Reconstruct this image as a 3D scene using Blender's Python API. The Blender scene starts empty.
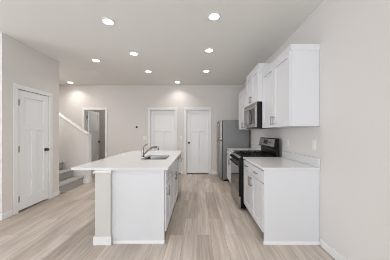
import bpy, bmesh, math, random
from mathutils import Vector
random.seed(7)
SC = bpy.context.scene
COL = SC.collection
PI = math.pi

def lin(r, g, b):
    f = lambda c: (c/255/12.92 if c/255 <= .04045 else ((c/255+.055)/1.055)**2.4)
    return (f(r), f(g), f(b), 1)

# ------------------------------------------------------------------ camera
F = 182.0                                   # focal length in pixels of the 390x260 frame
cam_d = bpy.data.cameras.new('camera')
cam = bpy.data.objects.new('camera', cam_d); COL.objects.link(cam)
cam.location = (0, 0, 1.33); cam.rotation_euler = (PI/2, 0, 0)
cam_d.sensor_fit = 'HORIZONTAL'; cam_d.sensor_width = 36; cam_d.lens = 36*F/390
cam_d.shift_x = -3/390; cam_d.shift_y = 2.5/390
cam_d.clip_start = .05
SC.camera = cam

# ------------------------------------------------------------------ world, daylight, exposure
w = bpy.data.worlds.new('world'); SC.world = w; w.use_nodes = True
w.node_tree.nodes['Background'].inputs[0].default_value = (.80, .88, 1, 1)
w.node_tree.nodes['Background'].inputs[1].default_value = 1.0

def area(name, loc, rot, sx, sy, watts, col):
    d = bpy.data.lights.new(name, 'AREA'); d.shape = 'RECTANGLE'; d.size = sx; d.size_y = sy
    d.energy = watts; d.color = col
    o = bpy.data.objects.new(name, d); COL.objects.link(o); o.location = loc; o.rotation_euler = rot
    return o
FARX_ = -6.0
DAY = (.93, .965, 1)
area('added_rear_daylight', (-.35, -3.92, 1.45), (PI*.79, 0, 0), 2.9, 2.3, 106, DAY)      # added light at an assumed window, facing +Y and tilted up to the ceiling
area('added_side_daylight', (FARX_+.06, -.4, 1.45), (PI*.70, 0, -PI/2), 4.2, 2.3, 64, DAY)  # added light at an assumed side window, brightens the right cabinets and counter
DOWN_W = 1.9
DOWN_COL = (1, .94, .87)
SC.view_settings.view_transform = 'Standard'; SC.view_settings.look = 'None'
SC.view_settings.gamma = 1; SC.view_settings.use_curve_mapping = False
SC.view_settings.exposure = 0.53
SC.cycles.filter_width = 1.0

# ------------------------------------------------------------------ materials
def mat(name, col, rough=.5, metal=0, bump=0, bscale=200, spec=.5, var=0, vscale=3, coat=0):
    m = bpy.data.materials.new(name); m.use_nodes = True
    nt = m.node_tree; b = nt.nodes['Principled BSDF']
    b.inputs['Base Color'].default_value = col
    b.inputs['Roughness'].default_value = rough; b.inputs['Metallic'].default_value = metal
    b.inputs['Specular IOR Level'].default_value = spec
    b.inputs['Coat Weight'].default_value = coat
    tc = nt.nodes.new('ShaderNodeTexCoord')
    if bump:
        n = nt.nodes.new('ShaderNodeTexNoise'); n.inputs['Scale'].default_value = bscale; n.inputs['Detail'].default_value = 3
        nt.links.new(tc.outputs['Object'], n.inputs['Vector'])
        bp = nt.nodes.new('ShaderNodeBump'); bp.inputs['Strength'].default_value = bump; bp.inputs['Distance'].default_value = .002
        nt.links.new(n.outputs['Fac'], bp.inputs['Height']); nt.links.new(bp.outputs['Normal'], b.inputs['Normal'])
    if var:
        n = nt.nodes.new('ShaderNodeTexNoise'); n.inputs['Scale'].default_value = vscale; n.inputs['Detail'].default_value = 4
        nt.links.new(tc.outputs['Object'], n.inputs['Vector'])
        mx = nt.nodes.new('ShaderNodeMix'); mx.data_type = 'RGBA'
        mx.inputs[6].default_value = tuple(c*(1-var) for c in col[:3])+(1,)
        mx.inputs[7].default_value = tuple(min(1, c*(1+var)) for c in col[:3])+(1,)
        nt.links.new(n.outputs['Fac'], mx.inputs[0]); nt.links.new(mx.outputs[2], b.inputs['Base Color'])
    return m

def emit(name, col, s):
    m = bpy.data.materials.new(name); m.use_nodes = True
    b = m.node_tree.nodes['Principled BSDF']
    b.inputs['Base Color'].default_value = (1, 1, 1, 1)
    b.inputs['Emission Color'].default_value = col; b.inputs['Emission Strength'].default_value = s
    return m

def steel(name, col, rough, axis):
    """brushed metal: noise stretched along one axis drives the roughness"""
    m = mat(name, col, rough, 1)
    nt = m.node_tree; b = nt.nodes['Principled BSDF']; tc = nt.nodes['Texture Coordinate']
    mp = nt.nodes.new('ShaderNodeMapping')
    s = [260, 260, 260]; s[axis] = 3
    mp.inputs['Scale'].default_value = s
    n = nt.nodes.new('ShaderNodeTexNoise'); n.inputs['Scale'].default_value = 1
    mr = nt.nodes.new('ShaderNodeMapRange'); mr.inputs[3].default_value = rough*.93; mr.inputs[4].default_value = rough*1.07
    nt.links.new(tc.outputs['Object'], mp.inputs[0]); nt.links.new(mp.outputs[0], n.inputs['Vector'])
    nt.links.new(n.outputs['Fac'], mr.inputs[0]); nt.links.new(mr.outputs[0], b.inputs['Roughness'])
    return m

def plank_floor():
    m = bpy.data.materials.new('oak_vinyl_plank'); m.use_nodes = True
    nt = m.node_tree; b = nt.nodes['Principled BSDF']; L = nt.links.new
    N = nt.nodes.new
    tc = N('ShaderNodeTexCoord'); mp = N('ShaderNodeMapping'); mp.inputs['Rotation'].default_value = (0, 0, PI/2)
    mp.inputs['Location'].default_value = (.37, .05, 0)
    L(tc.outputs['Object'], mp.inputs[0])
    br = N('ShaderNodeTexBrick'); br.offset = .37; br.offset_frequency = 2; br.squash = 1
    br.inputs['Scale'].default_value = 1; br.inputs['Brick Width'].default_value = 1.22; br.inputs['Row Height'].default_value = .178
    br.inputs['Mortar Size'].default_value = .0016; br.inputs['Mortar Smooth'].default_value = .3; br.inputs['Bias'].default_value = 0
    br.inputs['Color1'].default_value = lin(*FLOOR_A); br.inputs['Color2'].default_value = lin(*FLOOR_B); br.inputs['Mortar'].default_value = lin(*FLOOR_M)
    L(mp.outputs[0], br.inputs['Vector'])
    # grain streaks along the boards, shifted from row to row by the plank colour
    m2 = N('ShaderNodeMapping'); m2.inputs['Scale'].default_value = (26, 1.5, 1); L(tc.outputs['Object'], m2.inputs[0])
    va = N('ShaderNodeVectorMath'); va.operation = 'ADD'; sc = N('ShaderNodeVectorMath'); sc.operation = 'SCALE'; sc.inputs['Scale'].default_value = 40
    L(br.outputs['Color'], sc.inputs[0]); L(m2.outputs[0], va.inputs[0]); L(sc.outputs[0], va.inputs[1])
    n1 = N('ShaderNodeTexNoise'); n1.inputs['Scale'].default_value = 1; n1.inputs['Detail'].default_value = 6; n1.inputs['Roughness'].default_value = .62; n1.inputs['Distortion'].default_value = .6
    L(va.outputs[0], n1.inputs['Vector'])
    r1 = N('ShaderNodeMapRange'); r1.inputs[1].default_value = .3; r1.inputs[2].default_value = .7; r1.inputs[3].default_value = .74; r1.inputs[4].default_value = 1.15
    L(n1.outputs['Fac'], r1.inputs[0])
    # broad cloudy patches inside a board
    m3 = N('ShaderNodeMapping'); m3.inputs['Scale'].default_value = (7, 1.1, 1); L(tc.outputs['Object'], m3.inputs[0])
    n2 = N('ShaderNodeTexNoise'); n2.inputs['Scale'].default_value = 1; n2.inputs['Detail'].default_value = 3; L(m3.outputs[0], n2.inputs['Vector'])
    r2 = N('ShaderNodeMapRange'); r2.inputs[1].default_value = .3; r2.inputs[2].default_value = .7; r2.inputs[3].default_value = .84; r2.inputs[4].default_value = 1.10
    L(n2.outputs['Fac'], r2.inputs[0])
    mu = N('ShaderNodeMath'); mu.operation = 'MULTIPLY'; L(r1.outputs[0], mu.inputs[0]); L(r2.outputs[0], mu.inputs[1])
    mx = N('ShaderNodeVectorMath'); mx.operation = 'SCALE'; L(br.outputs['Color'], mx.inputs[0]); L(mu.outputs[0], mx.inputs['Scale'])
    L(mx.outputs[0], b.inputs['Base Color'])
    b.inputs['Roughness'].default_value = .42; b.inputs['Specular IOR Level'].default_value = .35
    bp = N('ShaderNodeBump'); bp.inputs['Strength'].default_value = .15; bp.inputs['Distance'].default_value = .001
    L(n1.outputs['Fac'], bp.inputs['Height']); L(bp.outputs['Normal'], b.inputs['Normal'])
    return m

FLOOR_A = (214, 202, 192); FLOOR_B = (188, 175, 163); FLOOR_M = (150, 138, 128)
M = {
 'floor': plank_floor(),
 'ceiling': mat('ceiling_paint', lin(240, 239, 235), .9, bump=.25, bscale=90, spec=.2),
 'wall': mat('wall_paint', lin(228, 224, 221), .8, bump=.03, bscale=160, spec=.25),
 'post': mat('half_wall_paint', lin(212, 209, 205), .7, bump=.1, bscale=160, spec=.25),
 'trim': mat('white_trim_paint', lin(240, 240, 240), .42),
 'doorw': mat('white_door_paint', lin(243, 244, 246), .45),
 'cab': mat('white_cabinet_lacquer', lin(223, 224, 227), .38),
 'carc_shade': mat('shaded_cabinet_carcass', lin(150, 150, 150), .7),  # greyer than the white cabinets: shadow in the front gaps put into the colour
 'toe_shade': mat('shaded_toe_kick_board', lin(150, 146, 142), .6),  # shade below the white cabinet fronts put into the colour
 'quartz': mat('white_quartz', lin(229, 229, 231), .2, var=.03, vscale=9, spec=.5),
 'nickel': steel('brushed_nickel', lin(150, 148, 145), .34, 2),
 'chrome': mat('chrome', lin(150, 149, 148), .08, 1),
 'steel': steel('stainless_steel', lin(172, 170, 168), .34, 1),
 'steelv': steel('stainless_steel_upright_grain', lin(150, 147, 144), .36, 2),
 'steelm': mat('polished_stainless', lin(176, 172, 168), .1, 1),
 'fridge': mat('grey_painted_metal', lin(132, 132, 132), .45, .25, bump=.1, bscale=300),
 'black': mat('black_enamel', lin(9, 9, 10), .3, spec=.3),
 'blackm': mat('matte_black_iron', lin(12, 12, 12), .6, spec=.25),
 'rubber': mat('dark_rubber', lin(35, 34, 33), .8),
 'glass': mat('black_oven_glass', lin(20, 19, 18), .06, spec=.5),
 'bronze': mat('dark_hardware', lin(84, 81, 78), .35, .9),
 'plastic': mat('white_plastic', lin(240, 240, 238), .4),
 'slot': mat('dark_slot', lin(60, 60, 60), .7),
 'carpet': mat('grey_carpet', lin(178, 175, 173), .95, bump=1.0, bscale=260, var=.28, vscale=70, spec=.1),
 'lens': emit('lamp_lens', (1, .97, .92, 1), 9),
 'key': mat('grey_key', lin(138, 137, 136), .5),
 'sinksteel': mat('satin_sink_steel', lin(140, 138, 136), .22, 1),
 'display': mat('display_glass', lin(14, 16, 20), .1),
 'dark': mat('closet_dark', lin(70, 66, 62), .9),
}

# ------------------------------------------------------------------ mesh helpers
ORG = {}
class MB:
    def __init__(s): s.v = []; s.f = []
    def add(s, vs, fs):
        k = len(s.v); s.v += [tuple(v) for v in vs]; s.f += [tuple(i+k for i in f) for f in fs]; return s
    def box(s, x0, x1, y0, y1, z0, z1):
        x0, x1 = sorted((x0, x1)); y0, y1 = sorted((y0, y1)); z0, z1 = sorted((z0, z1))
        return s.add([(x0,y0,z0),(x1,y0,z0),(x1,y1,z0),(x0,y1,z0),(x0,y0,z1),(x1,y0,z1),(x1,y1,z1),(x0,y1,z1)],
                     [(0,3,2,1),(4,5,6,7),(0,1,5,4),(1,2,6,5),(2,3,7,6),(3,0,4,7)])
    def prism(s, poly, axis, a, b):
        """poly: 2D points in the plane of the other two axes (in x,y,z order); extruded from a to b"""
        n = len(poly)
        def p(q, t):
            l = list(q); l.insert(axis, t); return l
        vs = [p(q, a) for q in poly]+[p(q, b) for q in poly]
        return s.add(vs, [tuple(range(n))[::-1], tuple(range(n, 2*n))]+[(i, (i+1) % n, (i+1) % n+n, i+n) for i in range(n)])
    def tube(s, pts, r, seg=12, caps=True):
        pts = [Vector(p) for p in pts]; rs = r if isinstance(r, (list, tuple)) else [r]*len(pts)
        vs, fs = [], []
        t0 = (pts[1]-pts[0]).normalized()
        u = t0.orthogonal().normalized()
        for i, p in enumerate(pts):
            t = (pts[min(i+1, len(pts)-1)]-pts[max(i-1, 0)]).normalized()
            u = (u-t*u.dot(t)).normalized(); v = t.cross(u)
            for k in range(seg):
                a = 2*PI*k/seg; vs.append(p+(u*math.cos(a)+v*math.sin(a))*rs[i])
        for i in range(len(pts)-1):
            for k in range(seg):
                k2 = (k+1) % seg
                fs.append((i*seg+k, i*seg+k2, (i+1)*seg+k2, (i+1)*seg+k))
        if caps:
            fs.append(tuple(range(seg))[::-1]); fs.append(tuple(range((len(pts)-1)*seg, len(pts)*seg)))
        return s.add(vs, fs)
    def ring(s, c, r0, r1, z0, z1, seg=40):
        vs, fs = [], []
        for k in range(seg):
            a = 2*PI*k/seg; ca, sa = math.cos(a), math.sin(a)
            for r, z in ((r0, z0), (r1, z0+.003), (r1, z1), (r0, z1)): vs.append((c[0]+r*ca, c[1]+r*sa, z))
        for k in range(seg):
            n = (k+1) % seg
            for j in range(4):
                j2 = (j+1) % 4; fs.append((k*4+j, n*4+j, n*4+j2, k*4+j2))
        return s.add(vs, fs)
    def build(s, name, m, parent=None, bevel=0, seg=2, smooth=False):
        me = bpy.data.meshes.new(name); o = bpy.data.objects.new(name, me); COL.objects.link(o)
        org = ORG.get(parent.name, Vector((0, 0, 0))) if parent else None
        if org is None:
            vv = s.v; org = Vector(((min(v[0] for v in vv)+max(v[0] for v in vv))/2, (min(v[1] for v in vv)+max(v[1] for v in vv))/2, min(v[2] for v in vv)))
            o.location = org
        me.from_pydata([Vector(v)-org for v in s.v], [], s.f); me.update()
        bm = bmesh.new(); bm.from_mesh(me); bmesh.ops.recalc_face_normals(bm, faces=bm.faces); bm.to_mesh(me); bm.free()
        me.materials.append(m)
        if parent: o.parent = parent
        ORG[o.name] = org
        if bevel:
            b = o.modifiers.new('bevel', 'BEVEL'); b.width = bevel; b.segments = seg; b.limit_method = 'ANGLE'; b.angle_limit = .7
        if smooth or bevel:
            for p in me.polygons: p.use_smooth = True
            if hasattr(me, 'set_sharp_from_angle'): me.set_sharp_from_angle(angle=.6)
        return o

def tag(o, label=None, cat=None, group=None, kind=None):
    if label: o['label'] = label
    if cat: o['category'] = cat
    if group: o['group'] = group
    if kind: o['kind'] = kind
    return o
def thing(name, loc, label=None, cat=None, group=None, kind=None):
    o = bpy.data.objects.new(name, None); COL.objects.link(o); o.location = loc; o.empty_display_size = .1
    ORG[o.name] = Vector(loc)
    return tag(o, label, cat, group, kind)
def copy_thing(root, loc, label):
    kids = {}
    for c in root.children_recursive: kids.setdefault(c.parent.name, []).append(c)
    def cp(o, par):
        c = o.copy(); COL.objects.link(c)
        if par: c.parent = par
        for k in kids.get(o.name, []): cp(k, c)
        return c
    r = cp(root, None); r.location = loc; r['label'] = label
    return r
def struct(name, mb, m, label=None, cat=None, parent=None, bevel=0):
    return tag(mb.build(name, m, parent, bevel), label, cat, kind='structure')

# ------------------------------------------------------------------ the room
RX, LX, BY, CH = 1.447, -2.97, 5.80, 2.84     # right wall, left wall face, back wall, ceiling height
FARX, REARY = -6.0, -4.0
T = .11
struct('floor', MB().box(FARX-T, RX+T, REARY-T, 8.1, -.1, 0), M['floor'], 'light greige wood plank floor running towards the back wall', 'floor')
struct('ceiling', MB().box(FARX-T, RX+T, REARY-T, 8.1, CH, CH+.1), M['ceiling'], 'flat off-white ceiling dotted with recessed lights', 'ceiling')
struct('wall_right', MB().box(RX, RX+T, REARY-T, BY+T, 0, CH), M['wall'], 'long plain wall on the right behind the cabinets', 'wall')

# back wall with three door openings
DH = 2.05
OPEN = [(-3.63, -2.945), (-1.53, -.73), (-.375, .36)]       # rough openings
mb = MB(); x = FARX-T
for a, b in OPEN:
    mb.box(x, a, BY, BY+T, 0, CH); mb.box(a, b, BY, BY+T, DH+.02, CH); x = b
mb.box(x, RX, BY, BY+T, 0, CH)
struct('wall_back', mb, M['wall'], 'far back wall with three white doors', 'wall')
# closet block on the left: front, side (with door) and rear faces
LD = (2.985, 3.635)
mb = MB()
mb.box(FARX, LX, 2.758, 2.758+T, 0, CH)
mb.box(LX-T, LX, 2.758+T, LD[0], 0, CH); mb.box(LX-T, LX, LD[1], 3.89, 0, CH); mb.box(LX-T, LX, LD[0], LD[1], DH+.02, CH)
mb.box(FARX, LX-T, 3.89-T, 3.89, 0, CH)
struct('wall_left', mb, M['wall'], 'projecting closet wall on the left holding a white door', 'wall')
struct('wall_far', MB().box(FARX-T, FARX, REARY-T, -2.5, 0, CH).box(FARX-T, FARX, 1.7, BY, 0, CH).box(FARX-T, FARX, -2.5, 1.7, 0, .3).box(FARX-T, FARX, -2.5, 1.7, 2.6, CH), M['wall'], 'side wall of the room beyond the left edge', 'wall')
# rear wall behind the camera with an assumed window opening that supplies daylight
mb = MB()
ops = [(-1.8, 1.1)]; x = FARX
for a, b in ops:
    mb.box(x, a, REARY-T, REARY, 0, CH); mb.box(a, b, REARY-T, REARY, 0, .3); mb.box(a, b, REARY-T, REARY, 2.6, CH); x = b
mb.box(x, RX, REARY-T, REARY, 0, CH)
struct('wall_rear', mb, M['wall'], 'rear wall with a large assumed window behind the viewer', 'wall')
for i, (a, b) in enumerate(ops):
    f = MB(); f.box(a, a+.05, REARY-.08, REARY-.03, .3, 2.6); f.box(b-.05, b, REARY-.08, REARY-.03, .3, 2.6)
    f.box(a, b, REARY-.08, REARY-.03, .3, .35); f.box(a, b, REARY-.08, REARY-.03, 2.55, 2.6); f.box((a+b)/2-.03, (a+b)/2+.03, REARY-.08, REARY-.03, .35, 2.55)
    struct('window_%d' % (i+1), f, M['trim'], 'large white framed window, unseen and added in the rear wall for daylight', 'window')

f = MB()  # frame of the assumed side window, out of view
for q in ((-2.5, -2.45, .3, 2.6), (1.65, 1.7, .3, 2.6), (-.43, -.37, .35, 2.55), (-2.45, 1.65, .3, .35), (-2.45, 1.65, 2.55, 2.6)): f.box(FARX-.08, FARX-.03, *q)
struct('window_2', f, M['trim'], 'wide white framed window, unseen and added in the dining side wall for daylight', 'window')

# little room beyond the open door
mb = MB(); mb.box(-4.6, -4.5, BY+T, 7.9, 0, CH); mb.box(-2.5, -2.4, BY+T, 7.9, 0, CH); mb.box(-4.5, -2.5, 7.8, 7.9, 0, CH)
mb.box(-2.4, RX+T, 7.0, 7.1, 0, CH); mb.box(RX, RX+T, BY+T, 7.0, 0, CH); mb.box(-.65, -.55, BY+T, 7.0, 0, CH)  # unseen walls added behind the closed doors to block sky light
struct('wall_beyond', mb, M['wall'], 'wall of the small room seen through the open door, with unseen light-blocking walls behind the closed doors', 'wall')
area('added_stair_light', (-4.1, 4.3, CH-.02), (0, 0, 0), .4, .4, 14, (1, .96, .92))  # unseen light added over the stairs to brighten the half wall
pl = bpy.data.lights.new('added_room_light', 'POINT'); pl.energy = 6; pl.color = (1, .95, .9); pl.shadow_soft_size = .15  # unseen point light added to brighten the small room
po = bpy.data.objects.new('added_room_light', pl); COL.objects.link(po); po.location = (-3.0, 6.9, 2.5)

# baseboards
BH, BT = .09, .014
def base(name, boxes, label):
    mb = MB()
    for b in boxes: mb.box(*b, .001, BH)
    return struct(name, mb, M['trim'], label, 'baseboard', bevel=.004)
base('baseboard_back', [(-2.87, -1.61, BY-BT, BY), (-.655, -.455, BY-BT, BY), (.44, RX-BT, BY-BT, BY), (-4.9, -3.715, BY-BT, BY)], 'white baseboard along the foot of the back wall')
base('baseboard_right', [(RX-BT, RX, REARY, 2.135)], 'white baseboard at the foot of the right wall')
base('baseboard_left', [(LX, LX+BT, 2.758-BT, 2.905), (LX, LX+BT, 3.715, 3.89), (FARX, LX, 2.758-BT, 2.758)], 'white baseboard along the projecting left wall')

# ------------------------------------------------------------------ interior doors
def leaf_mesh(wd, ht, n=1):
    """three panel door leaf in local (u, depth, z): wide top panel, two tall panels below; faces on -depth"""
    bs = []; st, tr, br_, mr, ms, th = .105, .115, .20, .11, .10, .035
    zt = ht*.665
    bs += [(0, st, 0, th, 0, ht), (wd-st, wd, 0, th, 0, ht), (st, wd-st, 0, th, ht-tr, ht), (st, wd-st, 0, th, 0, br_),
           (st, wd-st, 0, th, zt, zt+mr), (wd/2-ms/2, wd/2+ms/2, 0, th, br_, zt)]
    g = .015
    bs += [(st, wd-st, g, th-g, zt+mr, ht-tr), (st, wd/2-ms/2, g, th-g, br_, zt), (wd/2+ms/2, wd-st, g, th-g, br_, zt)]
    return bs
def knob(P, root, leaf, at, n):
    a = Vector(at); n = Vector(n)
    k = MB().tube([a+n*.0005, a+n*.010, a+n*.012], [.031, .031, .026], 20)
    k.tube([a+n*.010, a+n*.032], .011, 14)
    k.tube([a+n*t for t in (.030, .036, .046, .056, .061)], [.014, .024, .028, .023, .010], 20)
    return k.build('door_knob', M['bronze'], leaf, smooth=True)
def add_door(name, label, u0, u1, plane, axis, inward, recess, knob_side=None, hinge_side=None, flip=1, leaf=True):
    """axis 0: the door lies along X in a wall at Y=plane (faces -Y); axis 1: along Y in a wall at X=plane (faces +X)"""
    def bx(mb, a0, a1, d0, d1, z0, z1):        # d is measured out of the wall towards the viewer
        if axis == 0: mb.box(a0, a1, plane-d0, plane-d1, z0, z1)
        else: mb.box(plane+d0, plane+d1, a0, a1, z0, z1)
    def P(a, d, z): return (a, plane-d, z) if axis == 0 else (plane+d, a, z)
    nrm = (0, -1, 0) if axis == 0 else (1, 0, 0)
    root = thing(name, P((u0+u1)/2, 0, 0), label, 'door', kind='structure')
    mb = MB(); cw = .075
    for a0, a1 in ((u0-cw+.01, u0+.01), (u1-.01, u1+cw-.01)): bx(mb, a0, a1, .001, .018, 0.001, DH-.0005)
    bx(mb, u0-cw+.01, u1+cw-.01, .001, .020, DH-.0005, DH+cw)
    mb.build('casing', M['trim'], root, .004)
    mb = MB()
    bx(mb, u0+.001, u0+.016, 0, -T, .001, DH+.004); bx(mb, u1-.016, u1-.001, 0, -T, .001, DH+.004); bx(mb, u0+.016, u1-.016, 0, -T, DH+.004, DH+.019)
    bx(mb, u0+.016, u0+.028, -recess-.04, -recess-.07, .001, DH+.004); bx(mb, u1-.028, u1-.016, -recess-.04, -recess-.07, .001, DH+.004)
    mb.build('jamb', M['trim'], root)
    if not leaf: return root, P
    l0, l1 = u0+.02, u1-.02; wd = l1-l0; ht = DH-.034
    mb = MB()
    for a0, a1, d0, d1, z0, z1 in leaf_mesh(wd, ht): bx(mb, l0+a0, l0+a1, -recess-d0, -recess-d1, .028+z0, .028+z1)
    lf = mb.build('door_leaf', M['doorw'], root, .003)
    if knob_side: knob(P, root, lf, P(l0+.065 if knob_side < 0 else l1-.065, -recess, 1.0), nrm)
    if hinge_side:
        for z in (.22, 1.05, 1.83):
            e = u0+.017 if hinge_side < 0 else u1-.017
            h = MB(); bx(h, e-.010, e+.028, -recess+.0005, -recess+.003, z-.05, z+.05); a = Vector(P(e, -recess+.008, z-.05)); h.tube([a, a+Vector((0, 0, .10))], .007, 10)
            h.build('hinge', M['bronze'], lf)
    return root, P
add_door('door_1', 'white three panel door in the projecting wall at far left, knob on its right', *LD, LX, 1, 1, .004, 1, -1)
add_door('door_2', 'white three panel door in middle of back wall behind the faucet', *OPEN[1], BY, 0, 1, .05)
add_door('door_3', 'white three panel door on back wall next to the refrigerator', *OPEN[2], BY, 0, 1, .035, -1)
d4, _ = add_door('door_4', 'white door standing open in the back wall behind the stair half wall', *OPEN[0], BY, 0, 1, .07, leaf=False)
# the open leaf: hinged on the left jamb, swung into the room beyond
mb = MB(); hx, hy = OPEN[0][0]+.045, BY+T+.002
for a0, a1, d0, d1, z0, z1 in leaf_mesh(.635, DH-.034): mb.box(hx-.0+.035-d0, hx+.035-d1, hy+a0, hy+a1, .028+z0, .028+z1)
lf = mb.build('door_leaf', M['doorw'], d4, .003)
knob(None, d4, lf, (hx+.035, hy+.57, 1.0), (1, 0, 0))
for z in (.22, 1.05, 1.83):
    MB().box(hx-.028, hx-.0005, hy-.003, hy+.002, z-.05, z+.05).tube([(hx-.006, hy-.007, z-.05), (hx-.006, hy-.007, z+.05)], .006, 10).build('hinge', M['bronze'], lf)

# ------------------------------------------------------------------ stairs
KX, KY = -2.87, 4.75
st = thing('staircase', (-3.6, 4.32, 0), 'grey carpeted staircase climbing to the left behind the closet wall', 'stairs')
RISE, RUN = .19, .262
for i in range(8):
    x1 = -2.99-i*RUN; z1 = (i+1)*RISE; x0 = x1-RUN
    pr = [(x1, max(0.001, z1-RISE)), (x1, z1-.05), (x1+.022, z1-.032), (x1+.024, z1-.014), (x1+.012, z1), (x0, z1), (x0, max(.001, z1-RISE))]
    mb = MB().prism(pr, 1, 3.895, KY-.004); mb.build('step', M['carpet'], st, .006)
# sloped half wall beside the stairs
SL = .67; zt = 1.285
mb = MB(); xl = KX-(2.82-zt)/SL
mb.prism([(xl, 0), (KX, 0), (KX, zt), (KX-.05, zt), (xl, 2.82)], 1, KY, KY+.115)
kw = struct('wall_stairs', mb, M['wall'], 'sloping half wall with white cap beside the carpeted stairs', 'half wall')
mb = MB()
mb.prism([(xl, 2.822), (KX-.05, zt+.002), (KX+.02, zt+.002), (KX+.02, zt+.03), (KX-.043, zt+.03), (xl, 2.838)], 1, KY-.02, KY+.135)
mb.build('cap_rail', M['trim'], kw, .004)
mb = MB().box(KX+.001, KX+.014, KY-.012, KY+.127, .001, zt); mb.build('end_trim', M['trim'], kw, .003)
mb = MB().box(KX+.015, KX+.032, KY-.03, KY+.145, .001, .13); mb.box(KX-.11, KX+.015, KY-.028, KY-.001, .001, .13); mb.build('baseboard', M['trim'], kw, .004)

# ------------------------------------------------------------------ cabinet helpers
def shaker(mb, xf, d, y0, y1, z0, z1, rail=.058):
    """shaker front: face plane X=xf, facing d (+1/-1), 19 mm thick, inset centre panel"""
    b = xf-d*.019
    mb.box(xf, b, y0, y0+rail, z0, z1); mb.box(xf, b, y1-rail, y1, z0, z1)
    mb.box(xf, b, y0+rail, y1-rail, z0, z0+rail); mb.box(xf, b, y0+rail, y1-rail, z1-rail, z1)
    mb.box(xf-d*.015, b+d*.001, y0+rail, y1-rail, z0+rail, z1-rail)
    return mb
def slab(mb, xf, d, y0, y1, z0, z1): return mb.box(xf, xf-d*.019, y0, y1, z0, z1)
def pull(parent, xf, d, y, z, vertical, L=.13):
    o = xf+d*.032; h = L/2
    if vertical:
        mb = MB().tube([(o, y, z-h), (o, y, z+h)], .0062, 12)
        for s in (-1, 1): mb.tube([(xf+d*.0005, y, z+s*h*.72), (o, y, z+s*h*.72)], .0052, 10)
    else:
        mb = MB().tube([(o, y-h, z), (o, y+h, z)], .0062, 12)
        for s in (-1, 1): mb.tube([(xf+d*.0005, y+s*h*.72, z), (o, y+s*h*.72, z)], .0052, 10)
    return mb.build('handle', M['nickel'], parent, smooth=True)
GAP = .0028
def base_cabinet(name, label, d, xf, xb, y0, y1, ndoor, ndraw, pulls=True, false_front=False):
    """d: facing; xf: door face; xb: back"""
    root = thing(name, ((xf+xb)/2, (y0+y1)/2, 0), label, 'cabinet')
    cf = xf-d*.021
    if false_front:                              # an open-topped carcass: the sink hangs inside
        mb = MB(); a, b = sorted((cf, xb))
        mb.box(a, b, y0+.001, y0+.018, .115, .882); mb.box(a, b, y1-.018, y1-.001, .115, .882)
        mb.box(a, b, y0+.018, y1-.018, .115, .133); mb.box(a, a+.012, y0+.018, y1-.018, .133, .882); mb.box(b-.018, b, y0+.018, y1-.018, .133, .882)
    else: mb = MB().box(cf, xb, y0+.001, y1-.001, .115, .882)
    mb.build('body', M['carc_shade'], root)
    MB().box(cf-d*.065, xb, y0+.001, y1-.001, .001, .113).build('toe_kick', M['toe_shade'], root)
    n = max(ndraw, 1); wd = (y1-y0)/n
    for k in range(n):
        a, b = y0+k*wd+GAP, y0+(k+1)*wd-GAP
        f = slab(MB(), xf, d, a, b, .722, .868).build('false_front' if false_front else 'drawer_front', M['cab'], root, .002)
        if pulls and not false_front: pull(f, xf, d, (a+b)/2, .80, False, .12)
    wd = (y1-y0)/ndoor
    for k in range(ndoor):
        a, b = y0+k*wd+GAP, y0+(k+1)*wd-GAP
        f = shaker(MB(), xf, d, a, b, .13, .714).build('door', M['cab'], root, .0015)
        if pulls:
            yy = b-.03 if (k == 0 and ndoor == 2) else a+.03
            pull(f, xf, d, yy, .62, True, .13)
    return root

# ------------------------------------------------------------------ island
IF, IB = -.385, -1.03
I0, I1, I2, I3, I4 = 2.207, 2.575, 3.485, 4.10, 4.165
base_cabinet('drawer_cabinet', 'narrow white island cabinet with one drawer over one door at the near end', 1, IF, IB, I0, I1, 1, 1)
base_cabinet('sink_cabinet', 'wide white two door sink cabinet in the middle of the island', 1, IF, IB, I1+.001, I2, 2, 1, pulls=True, false_front=True)
# near end panel (with shoe moulding) and far end panel
p = thing('end_panel', (-.72, 2.196, 0), 'broad plain white panel closing the near end of the island', 'panel')
MB().box(-1.032, -.405, 2.187, 2.205, .001, .882).build('board', M['cab'], p, .0015)
MB().prism([(2.1865, .001), (2.170, .001), (2.170, .016), (2.175, .028), (2.1865, .034)], 0, -1.018, -.402).build('shoe_moulding', M['trim'], p)
p = tag(MB().box(-1.032, -.395, I3+.004, I4, .001, .882).build('end_panel', M['cab'], None, .0015), 'white filler panel at the far end of the island past the dishwasher', 'panel')
# painted half wall carrying the overhang
hw = thing('half_wall', (-1.126, 3.15, 0), 'narrow beige painted half wall on the near left corner of the island', 'half wall')
MB().box(-1.217, -1.034, 2.15, 4.165, .001, .882).build('wall_core', M['post'], hw, .004)
mb = MB(); mb.box(-1.232, -1.019, 2.135, 2.149, .002, .105); mb.box(-1.232, -1.218, 2.149, 4.165, .002, .105)
mb.build('baseboard', M['trim'], hw, .004)
mb = MB(); mb.prism([(2.1495, .845), (2.140, .850), (2.130, .872), (2.130, .883), (2.1495, .883)], 0, -1.236, -1.020)
mb.prism([(-1.2175, .845), (-1.227, .850), (-1.236, .872), (-1.236, .883), (-1.2175, .883)], 1, 2.130, 4.165)
mb.build('top_moulding', M['trim'], hw)
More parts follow.
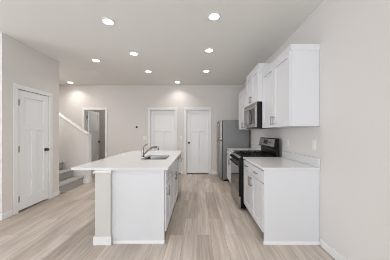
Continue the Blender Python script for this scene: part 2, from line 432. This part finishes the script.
# dishwasher
dw = thing('dishwasher', (-.7, 3.79, 0), 'stainless dishwasher at the far end of the island', 'dishwasher')
MB().box(-.41, -1.0, I2+.006, I3-.003, .1, .878).build('tub', M['slot'], dw)
MB().box(-.47, -1.0, I2+.006, I3-.003, .001, .098).build('toe_kick', M['black'], dw)
f = MB().box(-.378, -.409, I2+.005, I3-.002, .115, .79).build('door', M['steelm'], dw, .004)
MB().box(-.376, -.409, I2+.005, I3-.002, .795, .876).build('control_panel', M['steelv'], dw, .004)
hb = MB().tube([(-.335, I2+.05, .765), (-.335, I3-.05, .765)], .011, 14)
for y in (I2+.09, I3-.09): hb.tube([(-.3775, y, .765), (-.335, y, .765)], .008, 10)
hb.build('handle', M['steel'], f, smooth=True)
# counter with sink cut-out
SX0, SX1, SY0, SY1 = -.90, -.495, 2.80, 3.385
CX0, CX1, CY0, CY1 = -1.50, -.358, 2.15, 4.20
def rrect(x0, x1, y0, y1, r, n=6):
    pts = []
    for cx, cy, a0 in ((x1-r, y1-r, 0), (x0+r, y1-r, 90), (x0+r, y0+r, 180), (x1-r, y0+r, 270)):
        for k in range(n+1):
            a = math.radians(a0+90*k/n); pts.append((cx+r*math.cos(a), cy+r*math.sin(a)))
    return pts
def slab_with_hole(x0, x1, y0, y1, z0, z1, hole):
    """a slab whose rectangular outline is bridged to a rounded hole"""
    n = len(hole); outer = []
    cx = sum(p[0] for p in hole)/n; cy = sum(p[1] for p in hole)/n
    for px, py in hole:
        dx, dy = px-cx, py-cy
        tx = ((x1-cx)/dx if dx > 0 else (x0-cx)/dx) if abs(dx) > 1e-6 else 1e9
        ty = ((y1-cy)/dy if dy > 0 else (y0-cy)/dy) if abs(dy) > 1e-6 else 1e9
        t = min(tx, ty); outer.append([cx+dx*t, cy+dy*t])
    for c in ((x0, y0), (x1, y0), (x1, y1), (x0, y1)):       # snap the nearest ray to each corner
        k = min(range(n), key=lambda i: (outer[i][0]-c[0])**2+(outer[i][1]-c[1])**2); outer[k] = list(c)
    mb = MB(); vs = []
    for z in (z0, z1):
        vs += [(p[0], p[1], z) for p in outer]+[(p[0], p[1], z) for p in hole]
    fs = []
    for i in range(n):
        j = (i+1) % n
        fs += [(2*n+i, 2*n+j, 3*n+j, 3*n+i), (i, n+i, n+j, j), (i, j, 2*n+j, 2*n+i), (n+i, 3*n+i, 3*n+j, n+j)]
    return mb.add(vs, fs)
ct = slab_with_hole(CX0, CX1, CY0, CY1, .884, .914, rrect(SX0, SX1, SY0, SY1, .03)).build('countertop', M['quartz'])
tag(ct, 'long white quartz countertop on the island with the sink in it', 'countertop')
# sink
sk = thing('kitchen_sink', (-.70, 3.09, .70), 'rectangular stainless undermount sink set in the island countertop', 'sink')
r0 = rrect(SX0-.004, SX1+.004, SY0-.004, SY1+.004, .034); r1 = rrect(SX0+.012, SX1-.012, SY0+.012, SY1-.012, .05)
r2 = rrect(SX0+.05, SX1-.05, SY0+.05, SY1-.05, .05); n = len(r0); ro = rrect(SX0-.03, SX1+.03, SY0-.03, SY1+.03, .05)
vs = [(*p, .8825) for p in ro]+[(*p, .8825) for p in r0]+[(*p, .73) for p in r1]+[(*p, .705) for p in r2]
fs = [(k*n+i, k*n+(i+1) % n, (k+1)*n+(i+1) % n, (k+1)*n+i) for k in range(3) for i in range(n)]+[tuple(range(3*n, 4*n))]
MB().add(vs, fs).build('bowl', M['sinksteel'], sk, smooth=True)
MB().ring((-.70, 3.09), .018, .045, .7055, .711, 24).build('drain', M['chrome'], sk)
# faucet
fx, fy, fz = -.935, 3.09, .9145
fa = thing('kitchen_faucet', (fx, fy, fz), 'chrome single lever pull-out faucet standing behind the island sink', 'faucet')
MB().tube([(fx, fy, fz), (fx, fy, fz+.008), (fx, fy, fz+.012)], [.030, .030, .024], 24).build('base_plate', M['chrome'], fa, smooth=True)
MB().tube([(fx, fy, fz+.010), (fx, fy, fz+.07), (fx, fy, fz+.135), (fx, fy, fz+.150)], [.022, .021, .022, .016], 20).build('body', M['chrome'], fa, smooth=True)
pts = []
for k in range(11):
    t = k/10; pts.append((fx+.018+.205*t, fy, fz+.045+.125*math.sin(min(1, t*1.12)*PI/2)-.0*t))
MB().tube(pts, [.0125]*11, 16).build('spout', M['chrome'], fa, smooth=True)
x, z = pts[-1][0], pts[-1][2]
MB().tube([(x-.03, fy, z+.002), (x-.012, fy, z), (x+.02, fy, z-.006), (x+.035, fy, z-.028), (x+.038, fy, z-.048)], [.014, .019, .020, .019, .015], 18).build('spray_head', M['chrome'], fa, smooth=True)
MB().tube([(fx, fy, fz+.148), (fx+.004, fy, fz+.172), (fx+.05, fy, fz+.205), (fx+.09, fy, fz+.225)], [.018, .014, .008, .006], 14).build('lever', M['chrome'], fa, smooth=True)

# ------------------------------------------------------------------ right hand run
RF, RB = .776, RX-.003
R0, R1, R2, R3 = 2.182, 3.10, 3.875, 4.90
base_cabinet('base_cabinet', 'white base cabinet with two drawers over two doors nearest on the right wall', -1, RF, RB, R0, R1, 2, 2)
p = thing('end_panel', (1.1, 2.17, 0), 'broad plain white end panel on the near end of the right cabinet run', 'panel')
MB().box(.787, RX-.002, 2.162, 2.180, .001, .882).build('board', M['cab'], p, .0015)
MB().prism([(2.1615, .001), (2.146, .001), (2.146, .024), (2.151, .036), (2.1615, .042)], 0, .775, RX-.002).build('shoe_moulding', M['trim'], p)
base_cabinet('base_cabinet', 'white base cabinet between the gas range and the refrigerator', -1, RF, RB, R2+.004, R3, 2, 2)
def counter(name, label, y0, y1):
    r = thing(name, (1.09, (y0+y1)/2, .884), label, 'countertop')
    MB().box(.766, RX-.002, y0, y1, .884, .914).build('slab', M['quartz'], r, .003)
    MB().box(RX-.022, RX-.002, y0, y1, .9145, 1.02).build('backsplash', M['quartz'], r, .002)
counter('countertop', 'white quartz countertop with low backsplash on the near right cabinet', 2.150, R1-.004)
counter('countertop', 'short white quartz countertop between the gas range and the refrigerator', R2+.004, R3+.005)

# gas range
g0, g1 = R1+.004, R2-.004; gc = (g0+g1)/2
gr = thing('gas_range', (1.06, gc, 0), 'stainless and black gas range standing between the two right base cabinets', 'range')
MB().box(.738, 1.405, g0, g1, .035, .908).build('body', M['black'], gr, .003)
for y in (g0+.05, g1-.05):
    for x in (.80, 1.35): MB().tube([(x, y, .001), (x, y, .036)], .018, 14).build('foot', M['rubber'], gr)
dr = MB().box(.704, .736, g0+.004, g1-.004, .045, .222).build('drawer', M['steel'], gr, .006)
dd = MB().box(.702, .736, g0+.004, g1-.004, .232, .80).build('oven_door', M['black'], gr, .006)
MB().box(.699, .7015, g0+.012, g1-.012, .245, .30).build('lower_band', M['steel'], dd, .001)
MB().box(.6985, .7015, g0+.02, g1-.02, .305, .735).build('window', M['glass'], dd, .001)
hb = MB().tube([(.672, g0+.05, .775), (.672, g1-.05, .775)], .0125, 16)
for y in (g0+.08, g1-.08): hb.tube([(.7015, y, .775), (.672, y, .775)], .009, 10)
hb.build('handle', M['blackm'], dd, smooth=True)
cp = MB().prism([(.738, .808), (.700, .815), (.712, .904), (.738, .910)], 1, g0+.001, g1-.001).build('control_panel', M['black'], gr, .003)
MB().prism([(.7095, .890), (.7115, .9045), (.736, .9185), (.736, .9145)], 1, g0+.002, g1-.002).build('front_trim', M['steel'], gr)
for k in range(5):
    y = g0+.09+k*(g1-g0-.18)/4; a = Vector((.706, y, .858)); n_ = Vector((-1, 0, .12)).normalized()
    kb = MB().tube([a, a+n_*.006, a+n_*.008, a+n_*.030, a+n_*.033], [.028, .028, .025, .023, .019], 18)
    kb.box(a.x-.040, a.x-.030, y-.004, y+.004, .842, .880)
    kb.build('knob', M['blackm'], cp, smooth=True)
MB().box(.738, 1.330, g0+.001, g1-.001, .909, .919).build('cooktop', M['black'], gr, .003)
for x in (.89, 1.18):
    for y in (g0+.19, g1-.19):
        MB().tube([(x, y, .9195), (x, y, .928), (x, y, .930), (x, y, .937)], [.048, .046, .036, .034], 20).build('burner', M['blackm'], gr, smooth=True)
for (a, b) in ((g0+.012, gc-.005), (gc+.005, g1-.012)):
    mb = MB(); z0, z1 = .937, .951
    for yy in (a, b-.012): mb.box(.755, 1.32, yy, yy+.012, z0, z1)
    for xx in (.755, 1.03, 1.308): mb.box(xx, xx+.012, a+.012, b-.012, z0, z1)
    m_ = (a+b)/2
    mb.box(.767, 1.308, m_-.006, m_+.006, z0, z1)
    for cx in (.89, 1.18):
        for s in (-1, 1): mb.box(cx-.006, cx+.006, m_+s*.03, m_+s*.155, z0, z1+.004)
    for xx in (.755, 1.308):
        for yy in (a, b-.012): mb.box(xx, xx+.012, yy, yy+.012, .9195, z0)
    mb.build('grate', M['blackm'], gr, .002)
bg = MB().prism([(1.338, .9195), (1.335, 1.05), (1.292, 1.068), (1.320, 1.215), (1.333, 1.228), (1.380, 1.228), (1.385, .9195)], 1, g0+.001, g1-.001).build('back_guard', M['black'], gr, .004)
mb = MB().prism([(1.2935, 1.082), (1.3182, 1.212), (1.3202, 1.212), (1.2955, 1.082)], 1, g0+.012, g1-.004).build('control_face', M['steel'], bg)
ds = MB().prism([(1.2988, 1.115), (1.3140, 1.195), (1.3160, 1.195), (1.3008, 1.115)], 1, gc-.07, gc+.13).build('display', M['display'], bg)
for k in range(4):
    y = gc-.13-k*.035
    MB().prism([(1.3035, 1.14), (1.3077, 1.162), (1.3097, 1.162), (1.3055, 1.14)], 1, y-.012, y+.012).build('button', M['slot'], bg)

# refrigerator
f0, f1 = 4.955, 5.735
fr = thing('refrigerator', (1.04, (f0+f1)/2, 0), 'top freezer stainless refrigerator with grey side in the back right corner', 'refrigerator')
MB().box(.672, 1.40, f0, f1, .05, 1.668).build('body', M['fridge'], fr, .006)
MB().box(.70, 1.38, f0+.01, f1-.01, .012, .049).build('kick_grille', M['black'], fr)
for x in (.74, 1.34):
    for y in (f0+.05, f1-.05): MB().tube([(x, y, .001), (x, y, .013)], .02, 12).build('foot', M['rubber'], fr)
MB().box(.658, .671, f0+.008, f1-.008, .075, 1.66).build('door_gasket', M['rubber'], fr)
for nm, z0, z1, h0, h1 in (('freezer_door', 1.125, 1.668, 1.17, 1.56), ('fresh_food_door', .075, 1.112, .62, 1.07)):
    dd = MB().box(.598, .657, f0, f1, z0, z1).build(nm, M['steelv'], fr, .008, 3)
    hy = f0+.05
    MB().tube([(.5975, hy, h0), (.565, hy, h0+.015), (.550, hy, h0+.06), (.548, hy, (h0+h1)/2), (.550, hy, h1-.06), (.565, hy, h1-.015), (.5975, hy, h1)], .011, 12).build('handle', M['steel'], dd, smooth=True)
MB().box(.62, .70, f1-.09, f1-.02, 1.669, 1.685).build('hinge_cover', M['slot'], fr, .003)

# upper cabinets
def upper(name, label, xf, y0, y1, z0, z1, ndoor, hz, crown_near=True, crown_far=True):
    root = thing(name, ((xf+RX)/2, (y0+y1)/2, z0), label, 'cabinet')
    d = -1; cf = xf+.021
    MB().box(cf, RX-.002, y0, y1, z0, z1).build('body', M['cab'], root, .0015)
    wd = (y1-y0)/ndoor
    for k in range(ndoor):
        a, b = y0+k*wd+GAP, y0+(k+1)*wd-GAP
        f = shaker(MB(), xf, d, a, b, z0+.003, z1-.022).build('door', M['cab'], root, .0015)
        pull(f, xf, d, b-.03 if k == 0 else a+.03, hz, True, .13)
    # crown: a stepped, flared moulding mitred round the exposed sides
    prof = [(.000, -.018), (.005, -.018), (.006, .006), (.014, .030), (.017, .032), (.017, .050), (.000, .050)]
    mb = MB(); n = len(prof); rows = []
    ya = lambda o: (y0-o) if crown_near else y0
    yb = lambda o: (y1+o) if crown_far else y1
    P4 = []
    for o, z in prof:
        P4.append([(RX-.002, ya(o), z1+z), (cf-o-.001, ya(o), z1+z), (cf-o-.001, yb(o), z1+z), (RX-.002, yb(o), z1+z)])
    vs = [p for r in P4 for p in r]; fs = []
    for i in range(n-1):
        for k in ((0, 1, 2) if crown_far else (0, 1)):
            fs.append((i*4+k, i*4+k+1, (i+1)*4+k+1, (i+1)*4+k))
    fs.append(((n-1)*4, (n-1)*4+1, (n-1)*4+2, (n-1)*4+3))
    mb.add(vs, fs).build('crown_moulding', M['cab'], root)
    return root
upper('wall_cabinet', 'largest white wall cabinet nearest on the right with a plain end', 1.090, 2.165, R1-.004, 1.405, 2.325, 2, 1.50, crown_far=False)
upper('wall_cabinet', 'raised white wall cabinet directly above the microwave', 1.022, R1+.001, R2-.001, 1.862, 2.455, 2, 1.955)
upper('wall_cabinet', 'white wall cabinet beyond the microwave next to the refrigerator', 1.088, R2+.004, 4.875, 1.405, 2.325, 2, 1.50, crown_near=False)

# microwave
m0, m1 = R1+.008, R2-.008
mw = thing('microwave', (1.2, (m0+m1)/2, 1.41), 'stainless over-the-range microwave hung under the raised wall cabinet', 'microwave')
MB().box(1.012, RX-.004, m0, m1, 1.415, 1.858).build('body', M['black'], mw, .003)
MB().box(1.02, 1.38, m0+.03, m1-.03, 1.408, 1.414).build('bottom_grille', M['slot'], mw)
dr = MB().box(.976, 1.011, m0+.001, m0+.46, 1.425, 1.80).build('door', M['steel'], mw, .005)
MB().box(.9735, .9755, m0+.045, m0+.375, 1.475, 1.755).build('window', M['glass'], dr, .001)
hy = m0+.415
MB().tube([(.9755, hy, 1.455), (.935, hy, 1.475), (.915, hy, 1.53), (.908, hy, 1.61), (.915, hy, 1.69), (.935, hy, 1.745), (.9755, hy, 1.765)], .012, 14).build('handle', M['steelv'], dr, smooth=True)
cp = MB().box(.976, 1.011, m0+.464, m1-.001, 1.425, 1.80).build('control_panel', M['steel'], mw, .005)
MB().box(.9740, .9755, m0+.52, m1-.05, 1.735, 1.775).build('display', M['display'], cp)
for r in range(5):
    for c in range(3): MB().box(.9743, .9755, m0+.53+c*.058, m0+.57+c*.058, 1.48+r*.047, 1.505+r*.047).build('key', M['key'], cp)
mb = MB().box(.990, 1.011, m0+.001, m1-.001, 1.805, 1.856)
for k in range(4): mb.box(.982, .990, m0+.01, m1-.01, 1.811+k*.011, 1.816+k*.011)
mb.build('vent_grille', M['steelm'], mw)

# ------------------------------------------------------------------ wall plates
def outlet(y, z, label):
    r = thing('outlet', (RX-.001, y, z), label, 'outlet', 'outlets above the right countertop')
    MB().box(RX-.007, RX-.001, y-.037, y+.037, z-.06, z+.06).build('cover_plate', M['plastic'], r, .002)
    for s in (-1, 1):
        MB().box(RX-.0095, RX-.0072, y-.017, y+.017, z+s*.024-.015, z+s*.024+.015).build('socket', M['plastic'], r, .001)
    return r
outlet(2.265, 1.175, 'white wall outlet above the backsplash nearest the near end of the countertop')
outlet(2.93, 1.165, 'white wall outlet above the backsplash closer to the gas range')
def switch(x, z, n, label):
    r = thing('light_switch', (x, BY-.001, z), label, 'switch', 'switches on the back wall')
    w2 = .037 if n == 1 else .06
    MB().box(x-w2, x+w2, BY-.007, BY-.001, z-.06, z+.06).build('cover_plate', M['plastic'], r, .002)
    for k in range(n):
        cx = x+(k-(n-1)/2)*.047
        MB().box(cx-.0165, cx+.0165, BY-.011, BY-.0072, z-.034, z+.034).build('rocker', M['plastic'], r, .0015)
switch(-1.69, 1.155, 2, 'white switch plate left of the middle back door above the faucet')
switch(-.545, 1.165, 1, 'white switch plate between the two closed back doors')
th = thing('thermostat', (-1.92, BY-.001, 1.50), 'small white thermostat with a dark round dial on the back wall', 'thermostat')
MB().box(-1.99, -1.855, BY-.02, BY-.001, 1.445, 1.555).build('housing', M['plastic'], th, .006)
MB().tube([(-1.945, BY-.0205, 1.50), (-1.945, BY-.030, 1.50)], .032, 24).build('dial', M['blackm'], th, smooth=True)

# ------------------------------------------------------------------ ceiling vent and recessed lights
v = thing('ceiling_vent', (-2.61, 4.53, CH), 'white louvred register in the ceiling near the back left lights', 'vent')
mb = MB(); a0, a1, b0, b1 = -2.82, -2.40, 4.365, 4.70
for q in ((a0, a1, b0, b0+.03), (a0, a1, b1-.03, b1), (a0, a0+.03, b0+.03, b1-.03), (a1-.03, a1, b0+.03, b1-.03)): mb.box(*q, CH-.012, CH-.001)
mb.build('frame', M['trim'], v, .002)
MB().box(a0+.03, a1-.03, b0+.03, b1-.03, CH-.002, CH-.001).build('backing_plate', M['trim'], v)  # white plate added behind the louvres to lighten their dark gaps
mb = MB()
for k in range(13):
    y = b0+.042+k*.021; mb.prism([(y, CH-.004), (y+.019, CH-.0105), (y+.019, CH-.009), (y, CH-.0025)], 0, a0+.031, a1-.031)
mb.build('louvres', M['trim'], v)
LIGHTS = [
 (-1.222, 2.476, 'largest recessed ceiling light at upper left of the photo'),
 (.210, 2.367, 'recessed ceiling light nearest the viewer, at top centre of the photo'),
 (-1.228, 3.483, 'second recessed ceiling light from the viewer in the row above the island'),
 (.205, 3.340, 'second recessed ceiling light from the viewer in the row above the aisle'),
 (-2.135, 3.81, 'recessed ceiling light just in front of the ceiling vent'),
 (-1.225, 4.500, 'third recessed ceiling light from the viewer in the row above the island'),
 (.206, 4.475, 'third recessed ceiling light from the viewer in the row above the aisle'),
 (-.615, 5.463, 'small recessed ceiling light in front of the two closed back doors'),
 (-3.850, 5.485, 'small recessed ceiling light at far left behind the stair half wall'),
]
lx, ly, lab = LIGHTS[0]
l0 = thing('recessed_light', (lx, ly, CH), lab, 'ceiling light', 'recessed ceiling lights')
MB().ring((lx, ly), .064, .090, CH-.007, CH-.0005, 40).build('trim_ring', M['trim'], l0, smooth=True)
MB().tube([(lx, ly, CH-.0045), (lx, ly, CH-.0015)], .0635, 40).build('lens', M['lens'], l0)
ld = bpy.data.lights.new('lamp_light', 'AREA'); ld.shape = 'DISK'; ld.size = .12; ld.spread = math.radians(128); ld.energy = DOWN_W; ld.color = DOWN_COL
lo = bpy.data.objects.new('lamp_light', ld); COL.objects.link(lo); lo.parent = l0; lo.location = (0, 0, -.009)
for lx, ly, lab in LIGHTS[1:]: copy_thing(l0, (lx, ly, CH), lab)
